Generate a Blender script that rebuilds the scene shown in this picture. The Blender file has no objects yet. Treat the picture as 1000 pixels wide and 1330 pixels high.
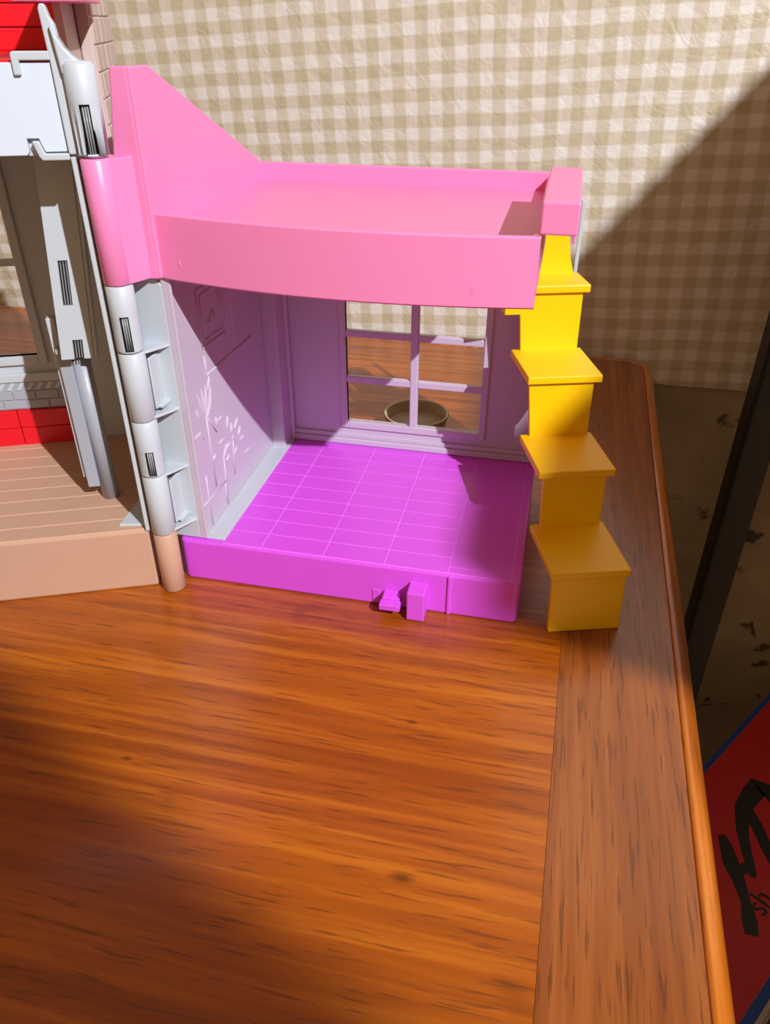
import bpy, bmesh, math, random
from mathutils import Matrix, Vector
random.seed(7)
PI = math.pi
SC = bpy.context.scene
COL = SC.collection

# ---------------------------------------------------------------- camera
def cam_axes(yaw, pitch, roll):
    cy, sy, cp, sp = math.cos(yaw), math.sin(yaw), math.cos(pitch), math.sin(pitch)
    fwd = Vector((sy*cp, cy*cp, -sp)); right = Vector((cy, -sy, 0)); up = right.cross(fwd)
    cr, sr = math.cos(roll), math.sin(roll)
    return right*cr + up*sr, up*cr - right*sr, fwd
r_, u_, f_ = cam_axes(-0.2185, 0.5705, 0.001)
cam = bpy.data.cameras.new('camera'); cam.sensor_fit = 'HORIZONTAL'; cam.sensor_width = 36
cam.lens = 36*0.99715; cam.clip_start = 0.01; cam.clip_end = 50
co = bpy.data.objects.new('camera', cam); COL.objects.link(co)
m = Matrix((r_, u_, -f_)).transposed().to_4x4(); m.translation = Vector((0.2193, -0.3706, 0.3141))
co.matrix_world = m
SC.camera = co

# ---------------------------------------------------------------- world, lamp, exposure
w = bpy.data.worlds.new('world'); SC.world = w; w.use_nodes = True
w.node_tree.nodes['Background'].inputs[0].default_value = (1.0, 0.60, 0.32, 1)
w.node_tree.nodes['Background'].inputs[1].default_value = 0.37
ld = bpy.data.lights.new('room_lamp', 'SPOT'); ld.energy = 315; ld.color = (0.98, 0.97, 1.0)
ld.shadow_soft_size = 0.015; ld.spot_size = math.radians(41.3); ld.spot_blend = 0.07
lo = bpy.data.objects.new('room_lamp', ld); COL.objects.link(lo)
lo.location = (1.487, -1.25, 1.6)
lo.rotation_euler = Vector((-0.4072, 0.7256, -0.5561)).to_track_quat('-Z', 'Y').to_euler()
SC.view_settings.view_transform = 'Standard'; SC.view_settings.look = 'None'
SC.view_settings.gamma = 1; SC.view_settings.use_curve_mapping = False
SC.view_settings.exposure = 0.0

# ---------------------------------------------------------------- materials
def srgb(r, g, b):
    f = lambda c: (c/255/12.92) if c/255 <= 0.04045 else ((c/255+0.055)/1.055)**2.4
    return (f(r), f(g), f(b), 1)
def new_mat(name):
    mt = bpy.data.materials.new(name); mt.use_nodes = True
    nt = mt.node_tree; b = nt.nodes['Principled BSDF']
    return mt, nt, b
def nd(nt, t, **kw):
    n = nt.nodes.new(t)
    for k, v in kw.items(): setattr(n, k, v)
    return n
def math_n(nt, op, a, b=None):
    n = nd(nt, 'ShaderNodeMath', operation=op)
    for i, v in enumerate((a, b)):
        if v is None: continue
        if isinstance(v, (int, float)): n.inputs[i].default_value = v
        else: nt.links.new(v, n.inputs[i])
    return n.outputs[0]
def mixc(nt, fac, a, b):
    n = nd(nt, 'ShaderNodeMix', data_type='RGBA')
    for i, v in ((0, fac), (6, a), (7, b)):
        if hasattr(v, 'links'): nt.links.new(v, n.inputs[i])
        else: n.inputs[i].default_value = v
    return n.outputs[2]
def ramp(nt, fac, stops):
    n = nd(nt, 'ShaderNodeValToRGB'); e = n.color_ramp.elements
    while len(e) > 1: e.remove(e[0])
    e[0].position = stops[0][0]; e[0].color = stops[0][1]
    for p, c in stops[1:]:
        q = e.new(p); q.color = c
    nt.links.new(fac, n.inputs[0]); return n.outputs[0]
def plastic(name, col, rough=0.38, sss=0.0, var=0.04, glow=None):
    mt, nt, b = new_mat(name)
    tc = nd(nt, 'ShaderNodeTexCoord'); nz = nd(nt, 'ShaderNodeTexNoise')
    nz.inputs['Scale'].default_value = 60; nt.links.new(tc.outputs['Object'], nz.inputs['Vector'])
    dark = tuple(c*(1-var) for c in col[:3])+(1,)
    nt.links.new(mixc(nt, nz.outputs[0], dark, col), b.inputs['Base Color'])
    b.inputs['Roughness'].default_value = rough
    nz2 = nd(nt, 'ShaderNodeTexNoise'); nz2.inputs['Scale'].default_value = 900
    nt.links.new(tc.outputs['Object'], nz2.inputs['Vector'])
    bp = nd(nt, 'ShaderNodeBump'); bp.inputs['Strength'].default_value = 0.05; bp.inputs['Distance'].default_value = 0.0005
    nt.links.new(nz2.outputs[0], bp.inputs['Height']); nt.links.new(bp.outputs[0], b.inputs['Normal'])
    if sss:
        b.inputs['Subsurface Weight'].default_value = sss
        b.inputs['Subsurface Radius'].default_value = (1, 0.5, 0.8); b.inputs['Subsurface Scale'].default_value = 0.002
    if glow:      # thin moulded plastic lets some light through
        tr = nd(nt, 'ShaderNodeBsdfTranslucent'); tr.inputs[0].default_value = glow[1]
        mx = nd(nt, 'ShaderNodeMixShader'); mx.inputs[0].default_value = glow[0]
        nt.links.new(b.outputs[0], mx.inputs[1]); nt.links.new(tr.outputs[0], mx.inputs[2])
        nt.links.new(mx.outputs[0], nt.nodes['Material Output'].inputs[0])
    return mt
M = {}
M['pink'] = plastic('pink_plastic', srgb(255, 150, 208), 0.36, glow=(0.15, (1.0, 0.16, 0.22, 1)))
M['purple'] = plastic('purple_plastic', srgb(215, 84, 230), 0.33)
M['purple_light'] = plastic('purple_plastic_lit_seam', srgb(235, 140, 245), 0.4)  # lighter seam colour paints the light caught by tile edges
M['lilac'] = plastic('lilac_plastic', srgb(196, 186, 204), 0.42)
M['grey'] = plastic('pale_grey_plastic', srgb(193, 204, 212), 0.42)
M['grey_mid'] = plastic('mid_grey_plastic', srgb(164, 170, 182), 0.4)
M['white'] = plastic('white_plastic', srgb(212, 226, 242), 0.35)
M['tan'] = plastic('tan_plastic', srgb(198, 160, 136), 0.45)
M['tan_light'] = plastic('tan_plastic_lit_seam', srgb(226, 186, 158), 0.45)  # paler tan paints in the light that plank edges catch
M['red'] = plastic('red_plastic', srgb(226, 18, 38), 0.36)
M['yellow'] = plastic('yellow_plastic', srgb(252, 204, 0), 0.4)
M['brickpl'] = plastic('beige_brick_plastic', srgb(198, 184, 174), 0.5)
M['spring'] = plastic('dark_grey_pin', srgb(70, 76, 80), 0.35)
M['pinlight'] = plastic('steel_grey_pin', srgb(150, 156, 156), 0.3)
M['post'] = plastic('dark_grey_paint', srgb(78, 80, 80), 0.5)
M['post_shaded'] = plastic('dark_grey_paint_shaded', srgb(20, 20, 21), 0.5)  # near-black paints the post's side face as shaded
M['boxred'] = plastic('red_printed_card', srgb(205, 28, 40), 0.5)
M['boxblue'] = plastic('blue_printed_card', srgb(10, 72, 170), 0.5)
M['boxwhite'] = plastic('white_printed_card', srgb(232, 230, 232), 0.5)
M['ink'] = plastic('black_ink', srgb(24, 22, 20), 0.5)
M['dish'] = plastic('speckled_stoneware', srgb(170, 150, 118), 0.3, var=0.35)

KNOTS = ((0.1843, -0.1785, 0.0034), (0.1720, -0.0914, 0.0018), (0.0361, -0.1460, 0.0018))
def wood(name, along, cols, scale=1.0, coat=0.5, rough=0.32, pore=0.55):
    mt, nt, b = new_mat(name)
    tc = nd(nt, 'ShaderNodeTexCoord'); mp = nd(nt, 'ShaderNodeMapping')
    nt.links.new(tc.outputs['Object'], mp.inputs['Vector'])
    mp.inputs['Rotation'].default_value = (0, 0, math.radians(5) if along == 'x' else math.radians(-1))
    s = (5, 140, 30) if along == 'x' else (140, 5, 30)
    mp.inputs['Scale'].default_value = tuple(v*scale for v in s)
    n1 = nd(nt, 'ShaderNodeTexNoise'); n1.inputs['Scale'].default_value = 1.0; n1.inputs['Detail'].default_value = 5
    n1.inputs['Distortion'].default_value = 0.5
    nt.links.new(mp.outputs[0], n1.inputs['Vector'])
    base = ramp(nt, n1.outputs[0], [(0.28, cols[0]), (0.5, cols[1]), (0.72, cols[2])])
    # broad flame figure
    mp2 = nd(nt, 'ShaderNodeMapping'); nt.links.new(tc.outputs['Object'], mp2.inputs['Vector'])
    s2 = (1.4, 11, 4) if along == 'x' else (11, 1.4, 4)
    mp2.inputs['Scale'].default_value = s2
    mp2.inputs['Rotation'].default_value = (0, 0, math.radians(6) if along == 'x' else 0)
    n2 = nd(nt, 'ShaderNodeTexNoise'); n2.inputs['Scale'].default_value = 1.0; n2.inputs['Detail'].default_value = 3
    n2.inputs['Distortion'].default_value = 1.0
    nt.links.new(mp2.outputs[0], n2.inputs['Vector'])
    k = ramp(nt, n2.outputs[0], [(0.3, (0.84, 0.79, 0.74, 1)), (0.62, (1.05, 1.05, 1.03, 1))])
    mx = nd(nt, 'ShaderNodeMix', data_type='RGBA', blend_type='MULTIPLY'); mx.inputs[0].default_value = 1
    nt.links.new(base, mx.inputs[6]); nt.links.new(k, mx.inputs[7])
    # pores: short dark dashes along the grain
    mp3 = nd(nt, 'ShaderNodeMapping'); nt.links.new(tc.outputs['Object'], mp3.inputs['Vector'])
    s3 = (34, 520, 60) if along == 'x' else (520, 34, 60)
    mp3.inputs['Scale'].default_value = tuple(v*scale for v in s3)
    mp3.inputs['Rotation'].default_value = (0, 0, math.radians(5) if along == 'x' else math.radians(-1))
    n3 = nd(nt, 'ShaderNodeTexNoise'); n3.inputs['Scale'].default_value = 1.0; n3.inputs['Detail'].default_value = 2
    nt.links.new(mp3.outputs[0], n3.inputs['Vector'])
    pm = ramp(nt, n3.outputs[0], [(0.57, (0, 0, 0, 1)), (0.68, (1, 1, 1, 1))])
    pk = math_n(nt, 'MULTIPLY', pm, pore)
    dk = tuple(c*0.28 for c in cols[0][:3])+(1,)
    col = mixc(nt, pk, mx.outputs[2], dk)
    # old dark dents and scratches
    v = nd(nt, 'ShaderNodeTexNoise'); v.inputs['Scale'].default_value = 16; v.inputs['Detail'].default_value = 6
    nt.links.new(tc.outputs['Object'], v.inputs['Vector'])
    vm = ramp(nt, v.outputs[0], [(0.66, (0, 0, 0, 1)), (0.76, (1, 1, 1, 1))])
    col = mixc(nt, math_n(nt, 'MULTIPLY', vm, 0.45), col, dk)
    if along == 'x':      # two small dark knots in the top
        for kx, ky, kr in KNOTS:
            mk = nd(nt, 'ShaderNodeMapping', vector_type='TEXTURE'); nt.links.new(tc.outputs['Object'], mk.inputs['Vector'])
            mk.inputs['Location'].default_value = (kx, ky, 0); mk.inputs['Scale'].default_value = (kr*2.2, kr, 1)
            ln = nd(nt, 'ShaderNodeVectorMath', operation='LENGTH'); nt.links.new(mk.outputs[0], ln.inputs[0])
            km = ramp(nt, ln.outputs[1], [(0.2, (1, 1, 1, 1)), (1.0, (0, 0, 0, 1))])
            col = mixc(nt, math_n(nt, 'MULTIPLY', km, 0.75), col, dk)
    nt.links.new(col, b.inputs['Base Color'])
    b.inputs['Roughness'].default_value = rough
    b.inputs['Coat Weight'].default_value = coat; b.inputs['Coat Roughness'].default_value = 0.16
    bp = nd(nt, 'ShaderNodeBump'); bp.inputs['Strength'].default_value = 0.25; bp.inputs['Distance'].default_value = 0.0004
    bp.invert = True
    nt.links.new(pm, bp.inputs['Height']); nt.links.new(bp.outputs[0], b.inputs['Normal'])
    return mt
M['wood'] = wood('varnished_orange_wood', 'x', (srgb(136, 64, 4), srgb(162, 82, 8), srgb(190, 108, 22)), pore=0.5, coat=0.4)
M['wood_end'] = wood('varnished_brown_wood', 'y', (srgb(116, 58, 20), srgb(138, 74, 26), srgb(156, 90, 38)))
M['wood_edge'] = wood('varnished_amber_edge', 'y', (srgb(120, 58, 8), srgb(178, 96, 14), srgb(206, 122, 26)), coat=0.8, pore=0.2)
M['cabwood'] = wood('dark_cabinet_wood', 'y', (srgb(52, 28, 14), srgb(70, 38, 20), srgb(84, 48, 26)))

def wallpaper():
    mt, nt, b = new_mat('gingham_wallpaper')
    tc = nd(nt, 'ShaderNodeTexCoord'); sp = nd(nt, 'ShaderNodeSeparateXYZ')
    # slight hand-hung wobble of the paper
    wn = nd(nt, 'ShaderNodeTexNoise'); wn.inputs['Scale'].default_value = 9; wn.inputs['Detail'].default_value = 2
    nt.links.new(tc.outputs['Object'], wn.inputs['Vector'])
    off = nd(nt, 'ShaderNodeVectorMath', operation='MULTIPLY_ADD')
    nt.links.new(wn.outputs[1], off.inputs[0]); off.inputs[1].default_value = (0.006,)*3
    nt.links.new(tc.outputs['Object'], off.inputs[2])
    sb = nd(nt, 'ShaderNodeVectorMath', operation='SUBTRACT'); nt.links.new(off.outputs[0], sb.inputs[0]); sb.inputs[1].default_value = (0.003,)*3
    nt.links.new(sb.outputs[0], sp.inputs[0])
    rho = 0.0582; s = 0.0254; sv = s*0.9085
    X, Z = sp.outputs[0], sp.outputs[2]
    gx = math_n(nt, 'ADD', math_n(nt, 'MULTIPLY', X, math.cos(rho)/s), math_n(nt, 'MULTIPLY', Z, math.sin(rho)/s))
    gy = math_n(nt, 'SUBTRACT', math_n(nt, 'MULTIPLY', X, math.sin(rho)/sv), math_n(nt, 'MULTIPLY', Z, math.cos(rho)/sv))
    def stripe(g):
        c = math_n(nt, 'COSINE', math_n(nt, 'MULTIPLY', g, 2*PI))
        n = nd(nt, 'ShaderNodeMapRange', interpolation_type='SMOOTHSTEP')
        nt.links.new(c, n.inputs[0])
        n.inputs[1].default_value = -0.32; n.inputs[2].default_value = 0.38
        return n.outputs[0]
    sx, sy = stripe(gx), stripe(gy)
    f = math_n(nt, 'MULTIPLY', math_n(nt, 'ADD', sx, sy), 0.5)
    blot = nd(nt, 'ShaderNodeTexNoise'); blot.inputs['Scale'].default_value = 60; blot.inputs['Detail'].default_value = 6
    nt.links.new(tc.outputs['Object'], blot.inputs['Vector'])
    f2 = math_n(nt, 'ADD', f, math_n(nt, 'MULTIPLY', math_n(nt, 'SUBTRACT', blot.outputs[0], 0.5), 0.22))
    c = ramp(nt, f2, [(0.0, srgb(196, 185, 157)), (0.5, srgb(212, 205, 186)), (1.0, srgb(231, 229, 222))])
    nt.links.new(c, b.inputs['Base Color']); b.inputs['Roughness'].default_value = 0.42
    # crinkled vinyl
    n1 = nd(nt, 'ShaderNodeTexNoise'); n1.inputs['Scale'].default_value = 48; n1.inputs['Detail'].default_value = 7
    n1.inputs['Distortion'].default_value = 1.4; n1.inputs['Roughness'].default_value = 0.6
    nt.links.new(tc.outputs['Object'], n1.inputs['Vector'])
    n2 = nd(nt, 'ShaderNodeTexVoronoi', feature='DISTANCE_TO_EDGE'); n2.inputs['Scale'].default_value = 34
    nt.links.new(off.outputs[0], n2.inputs['Vector'])
    h = math_n(nt, 'ADD', n1.outputs[0], math_n(nt, 'MULTIPLY', math_n(nt, 'MINIMUM', n2.outputs[0], 0.15), 1.2))
    bp = nd(nt, 'ShaderNodeBump'); bp.inputs['Strength'].default_value = 0.35; bp.inputs['Distance'].default_value = 0.004
    nt.links.new(h, bp.inputs['Height']); nt.links.new(bp.outputs[0], b.inputs['Normal'])
    return mt
M['paper'] = wallpaper()

def plaster():
    mt, nt, b = new_mat('stained_old_plaster')
    tc = nd(nt, 'ShaderNodeTexCoord')
    n1 = nd(nt, 'ShaderNodeTexNoise'); n1.inputs['Scale'].default_value = 8; n1.inputs['Detail'].default_value = 6
    nt.links.new(tc.outputs['Object'], n1.inputs['Vector'])
    c = ramp(nt, n1.outputs[0], [(0.3, srgb(150, 136, 112)), (0.65, srgb(182, 170, 146))])
    n2 = nd(nt, 'ShaderNodeTexNoise'); n2.inputs['Scale'].default_value = 19; n2.inputs['Detail'].default_value = 5; n2.inputs['Distortion'].default_value = 0.9
    nt.links.new(tc.outputs['Object'], n2.inputs['Vector'])
    st = ramp(nt, n2.outputs[0], [(0.62, (0, 0, 0, 1)), (0.66, (1, 1, 1, 1))])
    c = mixc(nt, math_n(nt, 'MULTIPLY', st, 0.85), c, srgb(58, 40, 26))
    nt.links.new(c, b.inputs['Base Color']); b.inputs['Roughness'].default_value = 0.85
    bp = nd(nt, 'ShaderNodeBump'); bp.inputs['Strength'].default_value = 0.5; bp.inputs['Distance'].default_value = 0.004
    nt.links.new(n2.outputs[0], bp.inputs['Height']); nt.links.new(bp.outputs[0], b.inputs['Normal'])
    return mt
M['plaster'] = plaster()
def floor_mat():
    mt, nt, b = new_mat('dark_floor_boards')
    tc = nd(nt, 'ShaderNodeTexCoord'); n1 = nd(nt, 'ShaderNodeTexNoise'); n1.inputs['Scale'].default_value = 7; n1.inputs['Detail'].default_value = 6
    nt.links.new(tc.outputs['Object'], n1.inputs['Vector'])
    nt.links.new(ramp(nt, n1.outputs[0], [(0.3, srgb(62, 50, 36)), (0.7, srgb(90, 74, 52))]), b.inputs['Base Color'])
    b.inputs['Roughness'].default_value = 0.6
    return mt
M['floor'] = floor_mat()

# ---------------------------------------------------------------- mesh helpers
class MB:
    """collects solids; build() links them as ONE mesh object"""
    def __init__(s, M4=None): s.bm = bmesh.new(); s.M = M4 or Matrix.Identity(4); s.smooth = False
    def poly(s, pts, off, bevel=0.0, seg=2):
        off = Vector(off); a = [Vector(p) for p in pts]
        va = [s.bm.verts.new(p) for p in a]; vb = [s.bm.verts.new(p+off) for p in a]
        n = len(a); fs = [s.bm.faces.new(va[::-1]), s.bm.faces.new(vb)]
        for i in range(n): fs.append(s.bm.faces.new((va[i], va[(i+1) % n], vb[(i+1) % n], vb[i])))
        bmesh.ops.recalc_face_normals(s.bm, faces=fs)
        if bevel:
            es = list({e for f in fs for e in f.edges if e.calc_face_angle(0) > 0.4})
            bmesh.ops.bevel(s.bm, geom=es, offset=bevel, segments=seg, profile=0.5, affect='EDGES', clamp_overlap=True)
        return s
    def box(s, x0, x1, y0, y1, z0, z1, bevel=0.0, seg=2):
        return s.poly([(x0, y0, z0), (x1, y0, z0), (x1, y1, z0), (x0, y1, z0)], (0, 0, z1-z0), bevel, seg)
    def lathe(s, cx, cy, prof, n=40, skip=None):
        """closed profile [(r, z)...] revolved about a vertical axis"""
        rings = []
        for r, z in prof:
            if r < 1e-6: rings.append([s.bm.verts.new((cx, cy, z))])
            else: rings.append([s.bm.verts.new((cx+r*math.cos(2*PI*k/n), cy+r*math.sin(2*PI*k/n), z)) for k in range(n)])
        for i in range(len(rings)-1):
            A, B = rings[i], rings[i+1]
            for k in range(n):
                if skip and skip(i, k): continue
                a, b, c, d = A[k % len(A)], A[(k+1) % len(A)], B[(k+1) % len(B)], B[k % len(B)]
                vs = []
                for v in (a, b, c, d):
                    if v not in vs: vs.append(v)
                if len(vs) > 2:
                    f = s.bm.faces.new(vs); f.smooth = True
        return s
    def tube(s, pts, r, n=6, flat=1.0, cap=True):
        """a thin rod through pts; r may be a list"""
        pts = [Vector(p) for p in pts]; R = r if isinstance(r, (list, tuple)) else [r]*len(pts)
        rings = []
        for i, p in enumerate(pts):
            t = (pts[min(i+1, len(pts)-1)]-pts[max(i-1, 0)]).normalized()
            a = Vector((0, 0, 1)) if abs(t.z) < 0.9 else Vector((1, 0, 0))
            e1 = t.cross(a).normalized(); e2 = t.cross(e1)
            rings.append([s.bm.verts.new(p+e1*R[i]*math.cos(2*PI*k/n)+e2*R[i]*flat*math.sin(2*PI*k/n)) for k in range(n)])
        for A, B in zip(rings, rings[1:]):
            for k in range(n):
                f = s.bm.faces.new((A[k], A[(k+1) % n], B[(k+1) % n], B[k])); f.smooth = True
        if cap: s.bm.faces.new(rings[0][::-1]); s.bm.faces.new(rings[-1])
        return s
    def build(s, name, mat, parent=None):
        bmesh.ops.recalc_face_normals(s.bm, faces=s.bm.faces)
        s.bm.transform(s.M)
        me = bpy.data.meshes.new(name); s.bm.to_mesh(me); s.bm.free()
        me.materials.append(mat)
        o = bpy.data.objects.new(name, me); COL.objects.link(o)
        if parent is not None: o.parent = parent
        return o
def thing(name, label, cat, loc=(0, 0, 0)):
    o = bpy.data.objects.new(name, None); o.empty_display_size = 0.02; COL.objects.link(o)
    o.location = loc; o['label'] = label; o['category'] = cat
    return o
def struct(o): o['kind'] = 'structure'; return o

# ================================================================ the room
PHI = -0.0192
ZF = -0.75
def wall_obj(name, mat, x0, x1, z0, z1, y0, y1, parent=None):
    o = MB().box(x0, x1, y0, y1, z0, z1).build(name, mat, parent)
    return o
WB = Matrix.Translation((-0.2539, 0.5, 0.289)) @ Matrix.Rotation(PHI, 4, 'Z')
wall = wall_obj('wall_back', M['plaster'], -2.2, 3.0, ZF-0.289, 1.75, 0.0015, 0.06)
wall.matrix_world = WB; struct(wall)
# the paper is a skin on the plaster that stops, a little ragged, just below the table top
pb = MB(); n = 120; top = 1.7; zb = -0.033-0.289
vs0, vs1 = [], []
for i in range(n+1):
    X = -2.2+5.2*i/n
    z = zb + 0.0012*math.sin(i*1.7)+0.0009*math.sin(i*4.1+1)
    vs0.append(pb.bm.verts.new((X, 0, z))); vs1.append(pb.bm.verts.new((X, 0, top)))
for i in range(n): pb.bm.faces.new((vs0[i], vs0[i+1], vs1[i+1], vs1[i]))
ext = bmesh.ops.extrude_face_region(pb.bm, geom=pb.bm.faces[:])
for v in ext['geom']:
    if isinstance(v, bmesh.types.BMVert): v.co.y += 0.0016
paper = pb.build('wallpaper', M['paper'], wall)
paper['label'] = 'beige and cream gingham paper'
fl = MB().box(-2.4, 2.9, -2.0, 0.56, ZF-0.05, ZF).build('floor', M['floor']); struct(fl)

# ================================================================ table
TA = math.radians(-1.13)
TM = Matrix.Translation((0.3330, 0.4730, 0)) @ Matrix.Rotation(TA, 4, 'Z')
tab = thing('wooden_table', 'varnished orange-brown wooden table with a darker end board, under the toy house', 'table', (0, 0, ZF))
TD, TL_ = 0.95, 1.22
def tparent(o):
    o.parent = tab; o.location = (0, 0, -ZF); return o
R0 = 0.034
def rounded(off, seg=10):
    """table outline, inset by off, with rounded corners"""
    r = max(R0-off, 0.004); pts = []
    for cx, cy, a0 in ((-off-r, -off-r, 0), (-TL_+off+r, -off-r, 90), (-TL_+off+r, -TD+off+r, 180), (-off-r, -TD+off+r, 270)):
        for k in range(seg+1):
            a = math.radians(a0+90*k/seg); pts.append((cx+r*math.cos(a), cy+r*math.sin(a)))
    return pts
IN = 0.0115; JX = -0.0757
inner = rounded(IN)
right = [p for p in inner if p[0] > JX]; left = [p for p in inner if p[0] < -TL_-JX]
ymax, ymin = -IN, -TD+IN
# right end board polygon: walk the rounded corner points
rp = sorted([p for p in right if p[1] > -TD/2], key=lambda p: math.atan2(p[1]+IN+0.0225, p[0]+IN+0.0225))
rq = [p for p in inner if p[0] > JX and p[1] < -TD/2]
tparent(MB(TM).poly([(x, y, -0.024) for x, y in [(JX, ymin)]+rq+rp+[(JX, ymax)]], (0, 0, 0.024)).build('end_board', M['wood_end']))
lq = [p for p in inner if p[0] < -TL_-JX and p[1] > -TD/2]; lr = [p for p in inner if p[0] < -TL_-JX and p[1] < -TD/2]
tparent(MB(TM).poly([(x, y, -0.024) for x, y in [(-TL_-JX, ymax)]+lq+lr+[(-TL_-JX, ymin)]], (0, 0, 0.024)).build('end_board', M['wood_end']))
main = MB(TM).box(-TL_-JX+0.0002, JX-0.0002, ymin, ymax, -0.024, 0.0).build('table_top', M['wood'])
tparent(main)
prof = [(0.0113, -0.0012), (0.0106, -0.0004), (0.0098, 0.0003), (0.0084, 0.0006), (0.0060, 0.0002), (0.0036, -0.0016), (0.0014, -0.0046), (0.0002, -0.0085),
        (0.0, -0.013), (0.0012, -0.0165), (0.0030, -0.0185), (0.0045, -0.021), (0.0070, -0.0235), (0.0113, -0.024)]
mb = MB(TM); rings = [[mb.bm.verts.new((x, y, z)) for x, y in rounded(o_)] for o_, z in prof]
for A, B in zip(rings, rings[1:]+rings[:1]):
    for k in range(len(A)):
        f = mb.bm.faces.new((A[k], A[(k+1) % len(A)], B[(k+1) % len(A)], B[k])); f.smooth = True
tparent(mb.build('edge_moulding', M['wood_edge']))
tparent(MB(TM).box(-TL_+0.07, -0.07, -0.085, -0.065, -0.115, -0.0242).build('apron', M['wood_end']))
tparent(MB(TM).box(-TL_+0.07, -0.07, -TD+0.065, -TD+0.085, -0.115, -0.0242).build('apron', M['wood_end']))
tparent(MB(TM).box(-0.085, -0.065, -TD+0.0855, -0.0855, -0.115, -0.0242).build('apron', M['wood_end']))
tparent(MB(TM).box(-TL_+0.065, -TL_+0.085, -TD+0.0855, -0.0855, -0.115, -0.0242).build('apron', M['wood_end']))
for lx in (-0.086, -TL_+0.086):
    for ly in (-0.086, -TD+0.086):
        b_ = MB(TM)
        A = [b_.bm.verts.new((lx+sx*0.024, ly+sy*0.024, -0.0243)) for sx, sy in ((-1, -1), (1, -1), (1, 1), (-1, 1))]
        B = [b_.bm.verts.new((lx+sx*0.024, ly+sy*0.024, -0.12)) for sx, sy in ((-1, -1), (1, -1), (1, 1), (-1, 1))]
        C_ = [b_.bm.verts.new((lx+sx*0.015, ly+sy*0.015, ZF)) for sx, sy in ((-1, -1), (1, -1), (1, 1), (-1, 1))]
        for P, Q in ((A, B), (B, C_)):
            for k in range(4): b_.bm.faces.new((P[k], P[(k+1) % 4], Q[(k+1) % 4], Q[k]))
        b_.bm.faces.new(A); b_.bm.faces.new(C_)
        tparent(b_.build('leg', M['wood_edge']))

# ================================================================ dollhouse
H = thing('dollhouse', 'open plastic toy house with pink roof deck, purple tiled room and tan plank room', 'toy house')
# ---- purple tiled base
PH = 0.0306; W = 0.22; D = 0.157
def rr(x0, x1, y0, y1, r, seg=5):
    pts = []
    for cx, cy, a0 in ((x1-r, y1-r, 0), (x0+r, y1-r, 90), (x0+r, y0+r, 180), (x1-r, y0+r, 270)):
        for k in range(seg+1):
            a = math.radians(a0+90*k/seg); pts.append((cx+r*math.cos(a), cy+r*math.sin(a)))
    return pts
base = MB().poly([(x, y, 0.0) for x, y in rr(0, W, 0, D, 0.0045)], (0, 0, PH-0.0003), 0.0016, 3).build('purple_base', M['purple'], H)
base['label'] = 'purple tiled floor base'
cuts_x = [0.0299, 0.0557, 0.0966, 0.1361, 0.1760]
cuts_y = [0.0020, 0.0179, 0.0338, 0.0496, 0.0648, 0.0803, 0.0958, 0.112, 0.128, 0.143, 0.1528]
tile_cache = {}
def tile(x0, x1, y0, y1, z1, mat, parent, name, th=0.0011, g=0.00022, bv=0.00028, M4=None):
    key = (round(x1-x0, 4), round(y1-y0, 4), name)
    M4 = M4 or Matrix.Identity(4)
    if key not in tile_cache:
        w_, d_ = (x1-x0)/2-g, (y1-y0)/2-g
        o = MB().box(-w_, w_, -d_, d_, -th, 0, bv, 1).build(name, mat, parent); tile_cache[key] = o.data
    else:
        o = bpy.data.objects.new(name, tile_cache[key]); COL.objects.link(o); o.parent = parent
    o.matrix_local = M4 @ Matrix.Translation(((x0+x1)/2, (y0+y1)/2, z1)) 
    return o
seam = MB().box(0.0297, 0.2186, 0.0018, 0.1530, PH-0.0008, PH-0.00012).build('tile_seam', M['purple_light'], base)
for i in range(4):
    for j in range(10): tile(cuts_x[i], cuts_x[i+1], cuts_y[j], cuts_y[j+1], PH+0.0002, M['purple'], base, 'floor_tile')
for y0, y1 in ((0.0020, 0.0083), (0.0083, 0.0373), (0.0373, 0.1528)):
    tile(0.1760, 0.2140, y0, y1, PH+0.0002, M['purple'], base, 'floor_tile')
tile(0.2140, 0.2186, 0.0020, 0.1528, PH+0.0002, M['purple'], base, 'floor_tile')
MB().box(0.1764, 0.1786, -0.0012, 0.003, 0.0005, PH-0.001, 0.0005, 2).build('front_rib', M['purple'], base)
# two clip tabs on the front
MB().box(0.1530, 0.1640, -0.0118, 0.002, 0.0008, 0.0218, 0.0008, 2).build('clip_block', M['purple'], base)
mb = MB(); mb.box(0.1368, 0.1478, -0.0075, 0.002, 0.0080, 0.0125, 0.0006, 2); mb.box(0.1358, 0.1488, -0.0125, -0.0062, 0.0062, 0.0105, 0.0006, 2)
mb.build('clip_tab', M['purple'], base)
mb = MB(); mb.box(0.1290, 0.1340, -0.0006, 0.002, 0.0020, 0.0120, 0.0003, 1); mb.build('clip_recess_edge', M['purple'], base)

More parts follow.
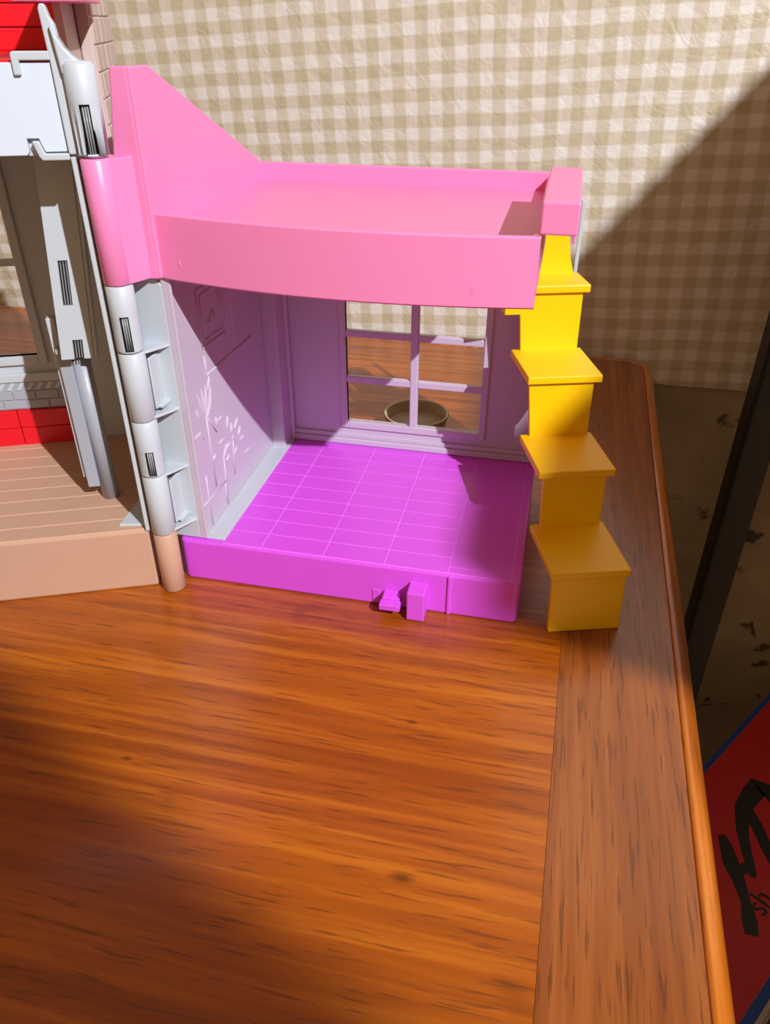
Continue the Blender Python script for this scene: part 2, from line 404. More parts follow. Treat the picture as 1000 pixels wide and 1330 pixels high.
# ---- lilac side wall with moulded relief
XW = 0.0165
sw = MB().poly([(0.0128, 0.0042, PH), (0.0128, 0.1575, PH), (0.0128, 0.1575, 0.2165), (0.0128, 0.0042, 0.2165)], (XW-0.0128, 0, 0), 0.0006, 2).build('side_wall', M['lilac'], H)
sw['label'] = 'lilac side wall with embossed plants and picture'
MB().box(0.0158, 0.0186, 0.0042, 0.0062, PH, 0.2160, 0.0006, 2).build('wall_edge_rib', M['lilac'], sw)
leaves = [(0.0288, 0.1061, 0.0264, 0.1333), (0.0288, 0.1061, 0.0349, 0.1317), (0.032, 0.1056, 0.0403, 0.1218), (0.0269, 0.107, 0.0208, 0.1253), (0.0287, 0.1056, 0.039, 0.1135),
 (0.0194, 0.1075, 0.0173, 0.1163), (0.0413, 0.094, 0.0419, 0.1), (0.0442, 0.0958, 0.0516, 0.0965), (0.0616, 0.0788, 0.0635, 0.0855), (0.067, 0.0795, 0.075, 0.0845),
 (0.0729, 0.0721, 0.077, 0.0769), (0.0742, 0.0669, 0.0827, 0.0672), (0.0408, 0.0805, 0.0518, 0.0803), (0.0461, 0.069, 0.0529, 0.0754), (0.0296, 0.0746, 0.035, 0.077),
 (0.0496, 0.0638, 0.0555, 0.0663), (0.0791, 0.0539, 0.0932, 0.0525), (0.0095, 0.0995, 0.0204, 0.1001), (0.0226, 0.0929, 0.0173, 0.1006), (0.0666, 0.0685, 0.061, 0.0768),
 (0.0368, 0.1319, 0.037, 0.1432), (0.0356, 0.1208, 0.0398, 0.1288), (0.0560, 0.0850, 0.0590, 0.0930), (0.0620, 0.0620, 0.0690, 0.0650), (0.0520, 0.0720, 0.0590, 0.0740)]
for (y0, z0, y1, z1) in leaves:
    a = Vector((XW, y0, z0)); b = Vector((XW, y1, z1)); L = (b-a).length
    if L > 0.020: b = a+(b-a)*(0.020/L); L = 0.02
    wd = min(0.0018, L*0.22)
    mb = MB()
    t = (b-a)/L; s_ = Vector((1, 0, 0)).cross(t)
    prof_ = [(0, 0.25), (0.25, 0.8), (0.55, 1.0), (0.82, 0.6), (1, 0.1)]
    top_ = [mb.bm.verts.new(a+t*L*q+Vector((0.0011*k+0.0001, 0, 0))) for q, k in prof_]
    l_ = [mb.bm.verts.new(a+t*L*q+s_*wd*k-Vector((0.0003, 0, 0))) for q, k in prof_]
    r2 = [mb.bm.verts.new(a+t*L*q-s_*wd*k-Vector((0.0003, 0, 0))) for q, k in prof_]
    for k in range(4):
        mb.bm.faces.new((l_[k], l_[k+1], top_[k+1], top_[k])); mb.bm.faces.new((top_[k], top_[k+1], r2[k+1], r2[k]))
    mb.build('leaf_relief', M['lilac'], sw)
def relief(name, segs, r=0.0006):
    mb = MB()
    for (y0, z0, y1, z1) in segs: mb.tube([(XW+0.0001, y0, z0), (XW+0.0001, y1, z1)], r, 6)
    return mb.build(name, M['lilac'], sw)
relief('picture_frame_relief', [(0.040, 0.1512, 0.040, 0.178), (0.040, 0.178, 0.066, 0.178), (0.066, 0.178, 0.066, 0.1500), (0.066, 0.1500, 0.040, 0.1512),
                                (0.036, 0.1475, 0.036, 0.182), (0.036, 0.182, 0.070, 0.182), (0.070, 0.182, 0.070, 0.1465), (0.070, 0.1465, 0.036, 0.1475)])
relief('picture_relief', [(0.0477, 0.1605, 0.0566, 0.1648), (0.0531, 0.1568, 0.0504, 0.1623), (0.0598, 0.1565, 0.0569, 0.162), (0.0477, 0.1605, 0.053, 0.1568)], 0.0008)
relief('curtain_relief', [(0.0740, 0.1357, 0.0740, 0.205), (0.0835, 0.136, 0.0835, 0.205)])
relief('shelf_relief', [(0.0369, 0.1302, 0.1123, 0.1290)])
relief('plant_stem_relief', [(0.0288, 0.1061, 0.0300, 0.0550), (0.0460, 0.0690, 0.0440, 0.0330), (0.0300, 0.1061, 0.0400, 0.0900), (0.0640, 0.0760, 0.0600, 0.0480)])
relief('panel_line_relief', [(0.0065, 0.0525, 0.0467, 0.0505), (0.0175, 0.0330, 0.0175, 0.0700), (0.0430, 0.0509, 0.0430, 0.0340)])
# floor strip and corner pier
fs = MB().box(XW, 0.0296, 0.0050, 0.1540, PH-0.0004, 0.0316, 0.0003, 1).build('floor_strip', M['grey'], H)
cp = MB(); cp.box(XW-0.0005, 0.0270, 0.1345, 0.1560, 0.0312, 0.2165, 0.0008, 2); cp.build('corner_pier', M['lilac'], H)
MB().poly([(0.0278+0.0022*math.cos(a*PI/8), 0.1520+0.0022*math.sin(a*PI/8), 0.0312) for a in range(16)], (0, 0, 0.1853)).build('corner_bead', M['lilac'], H)
# ---- back wall with window
YW = 0.1545; YB = 0.1580
wx0, wx1, wz0, wz1 = 0.0730, 0.1752, 0.0500, 0.1900
bw = MB(); bw.box(XW, wx0, YW, YB, PH-0.0006, 0.2165); bw.box(wx1, 0.1850, YW, YB, PH, 0.2165); bw.box(0.1850, 0.2312, YW, YB, PH, 0.1645); bw.box(wx0, wx1, YW, YB, PH-0.0006, wz0); bw.box(wx0, wx1, YW, YB, wz1, 0.2165)
bw = bw.build('back_wall', M['lilac'], H); bw['label'] = 'lilac back wall with six-pane window opening'
MB().box(0.0296, 0.2205, 0.1506, YW+0.0003, PH+0.0004, 0.0358, 0.0008, 2).build('wall_base_ledge', M['lilac'], bw)
MB().box(0.0296, 0.2205, 0.1524, YW+0.0003, 0.0358, 0.0395, 0.0006, 2).build('wall_base_moulding', M['lilac'], bw)
MB().box(0.2296, 0.2322, 0.1730, 0.1765, PH, 0.2150, 0.0005, 2).build('rear_column', M['grey'], bw)
MB().box(0.2270, 0.2312, 0.1575, 0.1745, PH+0.001, 0.1640, 0.0005, 1).build('rear_web', M['lilac'], bw)
win = MB(); z1f = 0.1950
win.box(0.0680, wx0, 0.1528, 0.1592, 0.0445, z1f, 0.0006, 2); win.box(wx1, 0.1802, 0.1528, 0.1592, 0.0445, z1f, 0.0006, 2)
win.box(wx0-0.0002, wx1+0.0002, 0.1528, 0.1592, 0.0445, wz0, 0.0006, 2); win.box(wx0-0.0002, wx1+0.0002, 0.1528, 0.1592, wz1, z1f, 0.0006, 2)
win = win.build('window_frame', M['lilac'], bw)
MB().box(0.1218, 0.1276, 0.1534, 0.1586, wz0-0.0004, wz1+0.0004, 0.0008, 2).build('window_mullion', M['lilac'], bw)
for zc in (0.1206, 0.0849, 0.1560):
    for xa, xb in ((wx0-0.0003, 0.1219), (0.1275, wx1+0.0003)):
        MB().box(xa, xb, 0.1537, 0.1583, zc-0.0026, zc+0.0026, 0.0007, 2).build('glazing_bar', M['lilac'], bw)
# ---- pink roof deck
PK = M['pink']
deck = MB().box(0.0150, 0.2075, 0.0030, 0.1600, 0.2168, 0.2232, 0.0008, 2).build('roof_deck', PK, H)
deck['label'] = 'bright pink roof deck with raised rim and gable'
def fy(s): return 0.0055*(1-s)-0.0060*s-0.0110*4*s*(1-s)
mb = MB(); N = 40; xs0, xs1 = 0.0060, 0.2103; th = 0.0034
rows = []
for i in range(N+1):
    s = i/N; X = xs0+(xs1-xs0)*s; Y = fy(s)
    zt = 0.2316; zb_ = 0.1984-0.0006*math.sin(s*PI)
    rows.append([mb.bm.verts.new(p) for p in ((X, Y+0.0006, zb_), (X, Y-0.0002, zb_+0.0008), (X, Y, zt-0.0009), (X, Y+0.0009, zt), (X, Y+th-0.0008, zt), (X, Y+th, zt-0.0008), (X, Y+th, zb_))])
for A, B in zip(rows, rows[1:]):
    for k in range(7):
        f = mb.bm.faces.new((A[k], A[(k+1) % 7], B[(k+1) % 7], B[k])); f.smooth = False
mb.bm.faces.new(rows[0]); mb.bm.faces.new(rows[-1][::-1])
fr = mb.build('front_rim', PK, deck)
# plate that fills between the bowed rim and the straight deck edge
pts = [(0.0150, 0.0032, 0.2170)]+[(xs0+(xs1-xs0)*i/N, fy(i/N)+0.003, 0.2170) for i in range(3, N-1)]+[(0.2075, 0.0032, 0.2170)]
MB().poly(pts, (0, 0, 0.0062)).build('deck_front_lip', PK, deck)
MB().box(0.0150, 0.2103, 0.1560, 0.1605, 0.2166, 0.2340, 0.0009, 2).build('back_rim', PK, deck)
MB().box(0.2066, 0.2103, -0.0055, 0.1570, 0.2172, 0.2316, 0.0008, 2).build('side_rim', PK, deck)
MB().box(0.2068, 0.2101, -0.0045, 0.1220, 0.1990, 0.2176, 0.0006, 2).build('side_skirt', PK, deck)
MB().box(0.2092, 0.2262, -0.0030, 0.0960, 0.2318, 0.2462, 0.0009, 2).build('rail_cap', PK, deck)
MB().box(0.2246, 0.2262, 0.0300, 0.0900, 0.2210, 0.2322, 0.0005, 2).build('rail_flap', PK, deck)
g = MB().poly([(0.0128, 0.0006, 0.1990), (0.0128, 0.1590, 0.2168), (0.0128, 0.1590, 0.2340), (0.0128, 0.0185, 0.2958), (0.0128, 0.0006, 0.2958)], (0.0036, 0, 0), 0.0007, 2).build('gable_panel', PK, deck)
MB().poly([(-0.0035, 0.0004, 0.1986), (0.0146, 0.0004, 0.1986), (0.0146, 0.0004, 0.2960), (0.0062, 0.0004, 0.2960), (0.0006, 0.0004, 0.2572), (-0.0035, 0.0004, 0.2572)], (0, 0.0040, 0), 0.0008, 2).build('corner_post', PK, deck)
for X, Y, Z in ((0.0289, fy(0.11), 0.2080), (0.1810, fy(0.857), 0.2065)):
    MB().poly([(X+0.0012*math.cos(a*PI/6), Y+0.0002, Z+0.0020*math.sin(a*PI/6)) for a in range(12)], (0, -0.0005, 0)).build('mould_mark', PK, deck)
# ---- hinge column
HX, HY, HR = -0.0021, -0.0112, 0.0072
face_dir = math.atan2(-0.36, 0.221)-math.radians(4)
def knuckle(z0, z1, mat, slot=None, name='hinge_knuckle', r=HR, dome=0.0007):
    n = 48
    zs = [(0, z0), (r-dome, z0), (r, z0+dome)]
    if slot: zs += [(r, slot[0]), (r, slot[1])]
    zs += [(r, z1-dome), (r-dome, z1), (0, z1)]
    half = math.radians(19)
    def skip(i, k):
        if not slot or i != 3: return False
        a = (k+0.5)*2*PI/n-face_dir; a = (a+PI) % (2*PI)-PI
        return abs(a) < half
    o = MB().lathe(HX, HY, zs, n, skip).build(name, mat, H)
    if slot:
        MB().lathe(HX, HY, [(0, z0+0.0008), (r*0.62, z0+0.0009), (r*0.62, z1-0.0009), (0, z1-0.0008)], 24).build('slot_pin', M['spring'], o)
        for da in (-13, -1, 11):
            a = face_dir+math.radians(da)
            MB().tube([(HX+r*0.74*math.cos(a), HY+r*0.74*math.sin(a), slot[0]), (HX+r*0.74*math.cos(a), HY+r*0.74*math.sin(a), slot[1])], 0.00045, 6).build('slot_bar', M['pinlight'], o)
    return o
knuckle(0.0002, 0.0440, M['tan'])
k4 = knuckle(0.0446, 0.0853, M['grey'])
knuckle(0.0860, 0.1212, M['grey'], (0.0870, 0.1030))
k2 = knuckle(0.1218, 0.1620, M['grey'])
knuckle(0.1627, 0.1985, M['grey'], (0.1640, 0.1830))
knuckle(0.1990, 0.2586, PK)
kt = knuckle(0.2590, 0.2985, M['grey'], (0.2600, 0.2815), dome=0.0018)
mb = MB()   # pink web joining the barrel to the post
mb.poly([(HX+0.001, HY-HR+0.0008, 0.1990), (HX+HR, HY-0.001, 0.1990), (0.0110, 0.0010, 0.1990), (HX-0.003, 0.0030, 0.1990), (HX-0.004, HY, 0.1990)], (0, 0, 0.0592), 0.0004, 1)
mb.build('hinge_web', PK, deck)
fg = MB(); fg.poly([(-0.0030, 0.0040, 0.0310), (0.0135, 0.0040, 0.0310), (0.0135, 0.0040, 0.1940), (0.0120, 0.0040, 0.1965), (0.0095, 0.0040, 0.1982), (-0.0030, 0.0040, 0.1982)], (0, 0.0032, 0), 0.0003, 1)
fg = fg.build('hinge_flange', M['grey'], H)
for z in (0.1606, 0.1220, 0.0840, 0.0448):
    MB().poly([(HX, HY-HR+0.0003, z), (HX+0.004, HY-HR+0.0014, z), (0.0130, 0.0028, z), (0.0130, 0.0045, z), (HX, 0.0045, z), (HX-0.004, HY, z)], (0, 0, 0.0015), 0.0003, 1).build('hinge_rib', M['grey'], fg)
for z0, z1 in ((0.1265, 0.1570), (0.0490, 0.0790)):
    MB().box(0.0042, 0.0056, -0.0075, 0.0045, z0, z1, 0.0005, 2).build('hinge_gusset', M['grey'], fg)
    MB().box(0.0052, 0.0082, -0.0055, 0.0045, z0, z0+0.0016, 0.0004, 2).build('hinge_gusset', M['grey'], fg)

# ---- left room, turned about the hinge
TH = math.radians(22.8)
LM = Matrix.Translation((-0.0136, -0.0127, 0)) @ Matrix.Rotation(TH, 4, 'Z')
def L_(): return MB(LM)
UL = -0.205; FZ = 0.0437; VB = 0.1390
tb = L_().box(UL, 0.0012, 0.0, 0.1440, 0.0, FZ-0.0004, 0.0016, 3).build('tan_base', M['tan'], H); tb['label'] = 'tan plank floor base'
L_().box(UL+0.002, -0.0008, 0.0015, VB, FZ-0.0010, FZ-0.00015).build('plank_seam', M['tan_light'], tb)
cv = [0.0018, 0.0160, 0.0329, 0.0498, 0.0654, 0.0807, 0.0967, 0.1123, 0.1272, 0.1385]
for j in range(9):
    L_().box(UL+0.002, -0.0010, cv[j]+0.0003, cv[j+1]-0.0003, FZ-0.0010, FZ+0.0002, 0.00035, 1).build('floor_plank', M['tan'], tb)
# right wall seen end-on, with its moulded front strip
rw = L_().box(0.0010, 0.0048, 0.003, 0.1430, FZ, 0.2583).build('end_wall', M['grey'], H)
L_().box(-0.0004, 0.0026, -0.0012, 0.0040, FZ, 0.2590, 0.0006, 2).build('wall_edge_strip', M['grey'], rw)
L_().box(0.0031, 0.0060, -0.0004, 0.0040, FZ, 0.2590, 0.0006, 2).build('wall_edge_strip', M['grey'], rw)
L_().poly([(-0.0174, 0.0073, FZ), (-0.0004, 0.0050, FZ), (-0.0004, 0.0500, FZ), (-0.0030, 0.0500, FZ)], (0, 0, 0.0016), 0.0003, 1).build('wall_foot', M['grey'], rw)
# back wall with window
lb = L_(); ox0, ox1, oz0, oz1 = -0.1750, -0.0748, 0.1118, 0.2430
lb.box(UL, ox0, VB, VB+0.004, FZ, 0.2594); lb.box(ox1, 0.0040, VB, VB+0.004, FZ, 0.2594); lb.box(ox0, ox1, VB, VB+0.004, FZ, oz0); lb.box(ox0, ox1, VB, VB+0.004, oz1, 0.2594)
lb = lb.build('rear_wall', M['grey'], H); lb['label'] = 'grey rear wall of the tan plank room'
f_w = L_()
for a in ((ox0-0.006, ox0, oz0-0.006, oz1+0.006), (ox1, ox1+0.006, oz0-0.006, oz1+0.006), (ox0, ox1, oz0-0.006, oz0), (ox0, ox1, oz1, oz1+0.006)):
    f_w.box(a[0], a[1], VB-0.0030, VB+0.005, a[2], a[3], 0.0006, 2)
f_w.build('window_frame', M['grey'], lb)
L_().box(-0.1275, -0.1225, VB-0.001, VB+0.004, oz0, oz1, 0.0006, 2).build('window_mullion', M['grey'], lb)
for xa, xb in ((ox0, -0.1274), (-0.1226, ox1)):
    L_().box(xa, xb, VB-0.0008, VB+0.0038, 0.1745, 0.1790, 0.0006, 2).build('glazing_bar', M['grey'], lb)
L_().box(UL, -0.0585, VB-0.0035, VB, 0.0930, 0.0995, 0.0008, 2).build('wall_ledge', M['grey'], lb)
tr = L_().box(UL, -0.0590, VB-0.0022, VB, 0.0715, 0.0930, 0.0005, 1).build('relief_band', M['grey_mid'], lb)
for k in range(22):
    u = UL+0.004+k*0.0066
    L_().poly([(u, VB-0.0022, 0.0868), (u+0.0032, VB-0.0022, 0.0868), (u+0.0072, VB-0.0022, 0.0925), (u+0.0040, VB-0.0022, 0.0925)], (0, -0.0008, 0), 0.0002, 1).build('slat', M['grey'], tr)
for k in range(9):
    u = UL+0.002+k*0.0161
    L_().box(u, u+0.0152, VB-0.0030, VB-0.0021, 0.0725, 0.0790, 0.0004, 1).build('stone_block', M['grey_mid'], tr)
    u += 0.008
    if u < -0.075: L_().box(u, u+0.0152, VB-0.0031, VB-0.0021, 0.0795, 0.0860, 0.0004, 1).build('stone_block', M['grey_mid'], tr)
for ua, ub in ((UL+0.001, -0.1560), (-0.1555, -0.0990), (-0.0985, -0.0626)):
    o = L_().box(ua, ub, VB-0.0045, VB, FZ, 0.0575, 0.0006, 2).build('red_panel', M['red'], lb)
    o = L_().box(ua, ub, VB-0.0045, VB, 0.0579, 0.0714, 0.0006, 2).build('red_panel', M['red'], lb)
# lift shaft: slotted plate above, round pole and flat rail below
def lean(pts): return [(u+0.09*(z-0.1465), v, z) for u, v, z in pts]
def lbox(mbx, u0, u1, v0, v1, z0, z1, bv=0.0004):
    A = lean([(u0, v0, z0), (u1, v0, z0), (u1, v0, z1), (u0, v0, z1)])
    mbx.poly(A, (0, v1-v0, 0), bv, 1)
pl = L_()
for ua, ub_, za, zb2 in ((-0.0340, -0.0268, 0.1465, 0.1580), (-0.0212, -0.0160, 0.1465, 0.1580), (-0.0340, -0.0160, 0.1580, 0.1780),
                         (-0.0340, -0.0292, 0.1780, 0.2030), (-0.0240, -0.0160, 0.1780, 0.2030), (-0.0340, -0.0160, 0.2030, 0.2590)):
    lbox(pl, ua, ub_, 0.0320, 0.0338, za, zb2, 0)
lbox(pl, -0.0160, -0.0138, 0.0326, 0.0390, 0.1465, 0.2590); lbox(pl, -0.0340, -0.0320, 0.0338, 0.0390, 0.1465, 0.2590)
lift = pl.build('lift_shaft', M['grey'], H); lift['label'] = 'grey slotted lift shaft with round pole'
q = L_(); lbox(q, -0.0315, -0.0165, 0.0355, 0.0375, 0.1470, 0.2585); q.build('shaft_backing', M['spring'], lift)
for ua, za, zb2 in ((-0.0281, 0.1782, 0.2026), (-0.0266, 0.1782, 0.2026), (-0.0251, 0.1782, 0.2026), (-0.0255, 0.1467, 0.1578), (-0.0240, 0.1467, 0.1578), (-0.0225, 0.1467, 0.1578)):
    q = L_(); lbox(q, ua-0.0003, ua+0.0003, 0.0328, 0.0336, za, zb2); q.build('slot_bar', M['pinlight'], lift)
L_().lathe(-0.0267, 0.0475, [(0, FZ+0.0002), (0.0054, FZ+0.0002), (0.0054, 0.1470), (0, 0.1470)], 28).build('pole', M['grey_mid'], lift)
q = L_(); q.box(-0.0385, -0.0312, 0.0420, 0.0510, 0.0545, 0.1470, 0.0005, 2); q.build('rail', M['grey_mid'], lift)
L_().box(-0.0412, -0.0362, 0.0460, 0.0530, 0.0600, 0.1670, 0.0005, 2).build('rail', M['grey'], lift)
L_().box(-0.0385, -0.0165, 0.0392, 0.0510, 0.1470, 0.1500, 0.0005, 2).build('shaft_floor', M['grey_mid'], lift)
# upper floor slab with white fascia and hooks
sl = L_().box(UL, -0.0008, 0.0022, VB+0.004, 0.2594, 0.2975).build('upper_slab', M['grey'], H)
fa = L_()
fa.poly([(UL, -0.0012, 0.2598), (-0.0195, -0.0012, 0.2598), (-0.0182, -0.0012, 0.2612), (-0.0182, -0.0012, 0.2670), (-0.0128, -0.0012, 0.2670), (-0.0110, -0.0012, 0.2612), (-0.0012, -0.0012, 0.2612), (-0.0012, -0.0012, 0.2978), (UL, -0.0012, 0.2978)], (0, 0.0034, 0), 0.0004, 2)
fa = fa.build('fascia', M['white'], sl); fa['label'] = 'white fascia panel'
hk = L_(); hk.poly([(-0.0170, -0.0030, 0.2928), (-0.0138, -0.0030, 0.2928), (-0.0138, -0.0030, 0.2986), (-0.0004, -0.0030, 0.2986), (-0.0004, -0.0030, 0.3022), (-0.0162, -0.0030, 0.3022), (-0.0170, -0.0030, 0.3012)], (0, 0.0050, 0), 0.0006, 2)
hk.build('upper_hook', M['grey'], sl)
hk = L_(); hk.poly([(-0.0160, -0.0026, 0.2660), (-0.0128, -0.0026, 0.2660), (-0.0112, -0.0026, 0.2606), (-0.0004, -0.0026, 0.2606), (-0.0004, -0.0026, 0.2576), (-0.0128, -0.0026, 0.2576), (-0.0140, -0.0026, 0.2592)], (0, 0.0040, 0), 0.0006, 2)
hk.build('lower_hook', M['grey'], sl)
ub = L_(); ub.poly([(-0.0014, -0.0028, 0.3180), (-0.0006, -0.0028, 0.3198), (0.0016, -0.0028, 0.3198), (0.0028, -0.0028, 0.3149), (0.0042, -0.0028, 0.3123), (0.0047, -0.0028, 0.3077), (0.0068, -0.0028, 0.3036), (0.0111, -0.0028, 0.2991), (0.0165, -0.0028, 0.2972), (0.0165, -0.0028, 0.2935), (0.0052, -0.0028, 0.2935), (0.0040, -0.0028, 0.2600), (-0.0004, -0.0028, 0.2600), (-0.0006, -0.0028, 0.2965)], (0, 0.0050, 0), 0.0007, 2)
ub.poly([(0.0022, -0.0062, 0.3125), (0.0047, -0.0062, 0.3077), (0.0068, -0.0062, 0.3036), (0.0111, -0.0062, 0.2991), (0.0165, -0.0062, 0.2976), (0.0165, -0.0062, 0.2930), (0.0040, -0.0062, 0.2930)], (0, 0.0080, 0), 0.0010, 3)
ub.build('upper_bracket', M['grey'], H)
uw = L_().box(0.0004, 0.0040, 0.0240, 0.1430, 0.2600, 0.3600).build('upper_end_wall', M['brickpl'], H)
pier = L_().box(0.0042, 0.0110, 0.0600, 0.1430, 0.1900, 0.3600, 0.0012, 2).build('brick_pier', M['brickpl'], H)
zz = 0.1915; row = 0
while zz < 0.350:
    v = 0.0612-(0.009 if row % 2 else 0)
    while v < 0.141:
        va, vb_ = max(v, 0.0612), min(v+0.0178, 0.1422)
        if vb_-va > 0.003:
            L_().box(0.0105, 0.0116+random.uniform(0, 0.0005), va+0.0003, vb_-0.0003, zz, zz+0.0118, 0.0005, 1).build('brick', M['brickpl'], pier)
        v += 0.0184
    zz += 0.0124; row += 1
up = L_().box(UL, -0.0010, 0.0025, VB, 0.2975, 0.2986).build('upper_floor', M['red'], H)
urw = L_().box(UL, 0.0000, VB, VB+0.004, 0.2975, 0.3600).build('upper_rear_wall', M['grey'], H)
for za, zb2 in ((0.2987, 0.3098), (0.3103, 0.3215), (0.3220, 0.3330)):
    L_().box(UL, -0.0010, VB-0.0050, VB-0.0002, za, zb2, 0.0006, 2).build('red_panel', M['red'], urw)
L_().box(-0.0120, 0.0178, -0.0020, 0.0580, 0.3205, 0.3330, 0.0008, 2).build('pink_ledge', PK, H)

# ================================================================ yellow staircase
SA = math.radians(17.6)
ST = Matrix.Translation((0.2608, 0.0008, 0)) @ Matrix.Rotation(SA, 4, 'Z')
stair = thing('yellow_staircase', 'bright yellow plastic toy staircase leaning up to the pink roof deck', 'toy stairs', (0.2608, 0.0008, 0))
sinv = Matrix.Translation((-0.2608, -0.0008, 0))
SM = sinv @ ST
Y_ = M['yellow']
zt = [0.0434, 0.0848, 0.1272, 0.1712]; tf = [0.0036, 0.0500, 0.0945, 0.1372]; tbk = [0.0562, 0.1005, 0.1432, 0.1662]
# the foot panel leans back slightly
mb = MB(SM); A = [(-0.0218, 0.0022, 0), (0.0226, 0.0022, 0), (0.0220, 0.0050, 0.0386), (-0.0223, 0.0050, 0.0386)]
mb.poly(A, (0, 0.0040, 0), 0.0008, 2); mb.build('riser', Y_, stair)
for k in range(4):
    mb = MB(SM); hw = 0.0238 if k < 3 else 0.0233
    mb.box(-hw, hw, tf[k], tbk[k], zt[k]-0.0050, zt[k], 0.0007, 2); mb.build('tread', Y_, stair)
    if k < 3:
        mb = MB(SM); q0 = tf[k+1]+0.0030; mb.poly([(-0.0180, q0, zt[k]-0.0005), (0.0207, q0, zt[k]-0.0005), (0.0198, q0, zt[k+1]-0.0048), (-0.0222 if k else -0.0200, q0, zt[k+1]-0.0048)], (0, 0.0030, 0), 0.0005, 2); mb.build('riser', Y_, stair)
mb = MB(SM); mb.poly([(-0.0180, 0.1632, 0.1708), (0.0196, 0.1632, 0.1708), (0.0160, 0.1632, 0.1815), (0.0136, 0.1632, 0.1950), (0.0136, 0.1632, 0.2160), (-0.0120, 0.1632, 0.2160)], (0, 0.0030, 0), 0.0005, 2)
mb.build('riser', Y_, stair)
mb = MB(SM); mb.box(-0.0315, -0.0205, 0.1378, 0.1500, 0.1526, 0.1668, 0.0005, 2); mb.build('hook_tab', Y_, stair)

# ================================================================ things behind and beside
dish = thing('shallow_dish', 'small round brown dish on the table behind the lilac toy window', 'dish', (0.1095, 0.2545, 0))
dp = [(0, 0.0003), (0.0240, 0.0003), (0.0262, 0.0020), (0.0288, 0.0120), (0.0294, 0.0140), (0.0284, 0.0148), (0.0268, 0.0140), (0.0250, 0.0050), (0.0225, 0.0032), (0, 0.0030)]
MB().lathe(0, 0, dp, 56).build('bowl', M['dish'], dish)
MB().lathe(0, 0, [(0.0272, 0.0141), (0.0284, 0.0152), (0.0295, 0.0143), (0.0284, 0.0138), (0.0272, 0.0141)], 56).build('rim', plastic('pale_glazed_rim', srgb(196, 180, 148), 0.25), dish)

post = thing('metal_post', 'dark grey upright metal post by the stained wall, right of the table', 'post', (0.4426, 0.375, ZF))
pm_ = MB(Matrix.Translation((-0.4426, -0.375, -ZF)))
pm_.box(0.4190, 0.4540, 0.3860, 0.3900, ZF+0.006, 0.22, 0.0008, 1); pm_.build('face_plate', M['post'], post)
pm_ = MB(Matrix.Translation((-0.4426, -0.375, -ZF)))
pm_.box(0.4150, 0.4192, 0.3600, 0.3900, ZF+0.006, 0.22, 0.0008, 1); pm_.build('side_flange', M['post_shaded'], post)
pm_ = MB(Matrix.Translation((-0.4426, -0.375, -ZF)))
pm_.box(0.4080, 0.4610, 0.3540, 0.4010, ZF, ZF+0.0062, 0.0008, 1); pm_.build('foot_plate', M['post_shaded'], post)

# red carton below the table edge
BE = Vector((0.574, 0.819, 0)); BN = Vector((0.819, -0.574, 0))
BX = Matrix(((BE.x, BN.x, 0, 0), (BE.y, BN.y, 0, 0), (0, 0, 1, 0), (0, 0, 0, 1)))
ZB = -0.38
carton = thing('red_carton', 'red box with blue edging and black script, below the right edge of the table', 'box', (0, 0, ZF))
def bpart(mbx, name, mat):
    mbx.M = Matrix.Translation((0, 0, -ZF)) @ mbx.M
    return mbx.build(name, mat, carton)
e0, e1, n0, n1 = 0.15, 0.70, 0.2150, 0.3730
bpart(MB(BX).box(e0, e1, n0, n1, ZF, ZB-0.0004, 0.001, 1), 'carton_body', M['boxwhite'])
bpart(MB(BX).box(e0+0.009, e1-0.009, n0+0.0055, n1-0.0085, ZB-0.0006, ZB+0.0002), 'printed_panel', M['boxred'])
q = MB(BX); q.box(e0, e1, n0, n0+0.0052, ZB-0.0005, ZB+0.0003); q.box(e0, e1, n1-0.0083, n1, ZB-0.0005, ZB+0.0003); q.box(e0, e0+0.0088, n0+0.0052, n1-0.0083, ZB-0.0005, ZB+0.0003); q.box(e1-0.0088, e1, n0+0.0052, n1-0.0083, ZB-0.0005, ZB+0.0003)
bpart(q, 'edging', M['boxblue'])
SZ = [0.0003]
def stroke(pts, r):
    SZ[0] += 0.00008
    P = [Vector((a, b, ZB+SZ[0])) for a, b in pts]
    mbx = MB(BX); R = r if isinstance(r, list) else [r]*len(P)
    L, Rr = [], []
    for i, p in enumerate(P):
        t = (P[min(i+1, len(P)-1)]-P[max(i-1, 0)]).normalized(); s_ = Vector((-t.y, t.x, 0))
        L.append(p+s_*R[i]); Rr.append(p-s_*R[i])
    va = [mbx.bm.verts.new(p) for p in L]; vb = [mbx.bm.verts.new(p) for p in Rr]
    for k in range(len(P)-1): mbx.bm.faces.new((va[k], va[k+1], vb[k+1], vb[k]))
    e = bmesh.ops.extrude_face_region(mbx.bm, geom=mbx.bm.faces[:])
    for v in e['geom']:
        if isinstance(v, bmesh.types.BMVert): v.co.z -= 0.0004
    return mbx
bpart(stroke([(0.3960, 0.2700), (0.3894, 0.2772), (0.373, 0.2919), (0.3607, 0.3062), (0.3445, 0.3211), (0.3330, 0.3295), (0.3200, 0.3380)], [0.004, 0.006, 0.008, 0.006, 0.0045, 0.007, 0.006]), 'script_stroke', M['ink'])
bpart(stroke([(0.375, 0.3130), (0.382, 0.308), (0.3965, 0.2958), (0.4153, 0.2824), (0.4405, 0.27), (0.4645, 0.2683), (0.480, 0.268), (0.4830, 0.277), (0.476, 0.292), (0.455, 0.310)], [0.003, 0.004, 0.005, 0.006, 0.008, 0.010, 0.011, 0.010, 0.008, 0.006]), 'script_stroke', M['ink'])
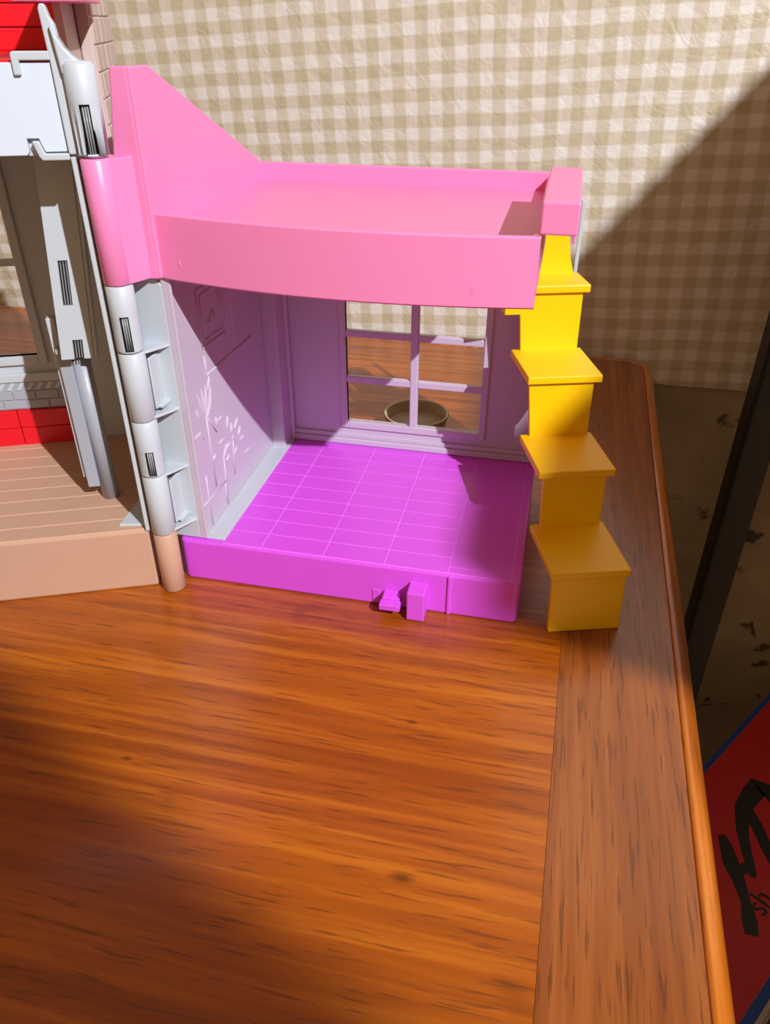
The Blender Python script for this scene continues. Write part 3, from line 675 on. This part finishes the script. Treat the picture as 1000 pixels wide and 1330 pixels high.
bpart(stroke([(0.4452, 0.271), (0.4343, 0.2871), (0.4143, 0.309), (0.402, 0.322)], [0.006, 0.006, 0.006, 0.004]), 'script_stroke', M['ink'])
bpart(stroke([(0.3640, 0.2980), (0.3750, 0.3020), (0.3865, 0.3058)], 0.005), 'script_stroke', M['ink'])
tc_ = bpy.data.curves.new('small_lettering', 'FONT'); tc_.body = 'sh'; tc_.size = 0.028; tc_.extrude = 0.0001
tc_.materials.append(M['ink'])
to = bpy.data.objects.new('small_lettering', tc_); COL.objects.link(to); to.parent = carton
dg = bpy.context.evaluated_depsgraph_get(); tme = bpy.data.meshes.new_from_object(to.evaluated_get(dg))
bpy.data.objects.remove(to); to = bpy.data.objects.new('small_lettering', tme); COL.objects.link(to); to.parent = carton
p0 = BX @ Vector((0.344, 0.338, ZB+0.0006)); to.location = (p0.x, p0.y, ZB+0.0006-ZF); to.rotation_euler = (0, 0, math.atan2(BE.y, BE.x)+0.05)

# added unseen furniture on the right, put in to shade the wall, the stairs and the carton
occluder = thing('occluder', 'dark wooden desk with a high shelf, added out of view to cast shade', 'occluder', (0.90, -0.25, ZF))
CM = Matrix.Translation((-0.90, 0.25, -ZF))
W_ = M['cabwood']
MB(CM).box(0.56, 1.20, -0.66, 0.14, -0.045, -0.015, 0.002, 1).build('occluder_top', W_, occluder)
for lx in (0.60, 1.16):
    for ly in (-0.62, 0.10):
        MB(CM).box(lx-0.022, lx+0.022, ly-0.022, ly+0.022, ZF, -0.0452, 0.002, 1).build('leg', W_, occluder)
MB(CM).box(1.175, 1.198, -0.66, 0.139, -0.0148, 0.719, 0.002, 1).build('back_panel', W_, occluder)
MB(CM).poly([(0.775, -0.562, 0.72), (1.20, -0.690, 0.72), (1.20, 0.30, 0.72), (0.775, 0.30, 0.72)], (0, 0, 0.03), 0.002, 1).build('high_shelf', W_, occluder)  # unseen shelf, front edge angled to shape its cast shadow
for ly in (-0.60, 0.08):
    MB(CM).poly([(1.1748, ly, 0.50), (1.1748, ly, 0.7198), (0.98, ly, 0.7198)], (0, 0.02, 0), 0.001, 1).build('shelf_bracket', W_, occluder)
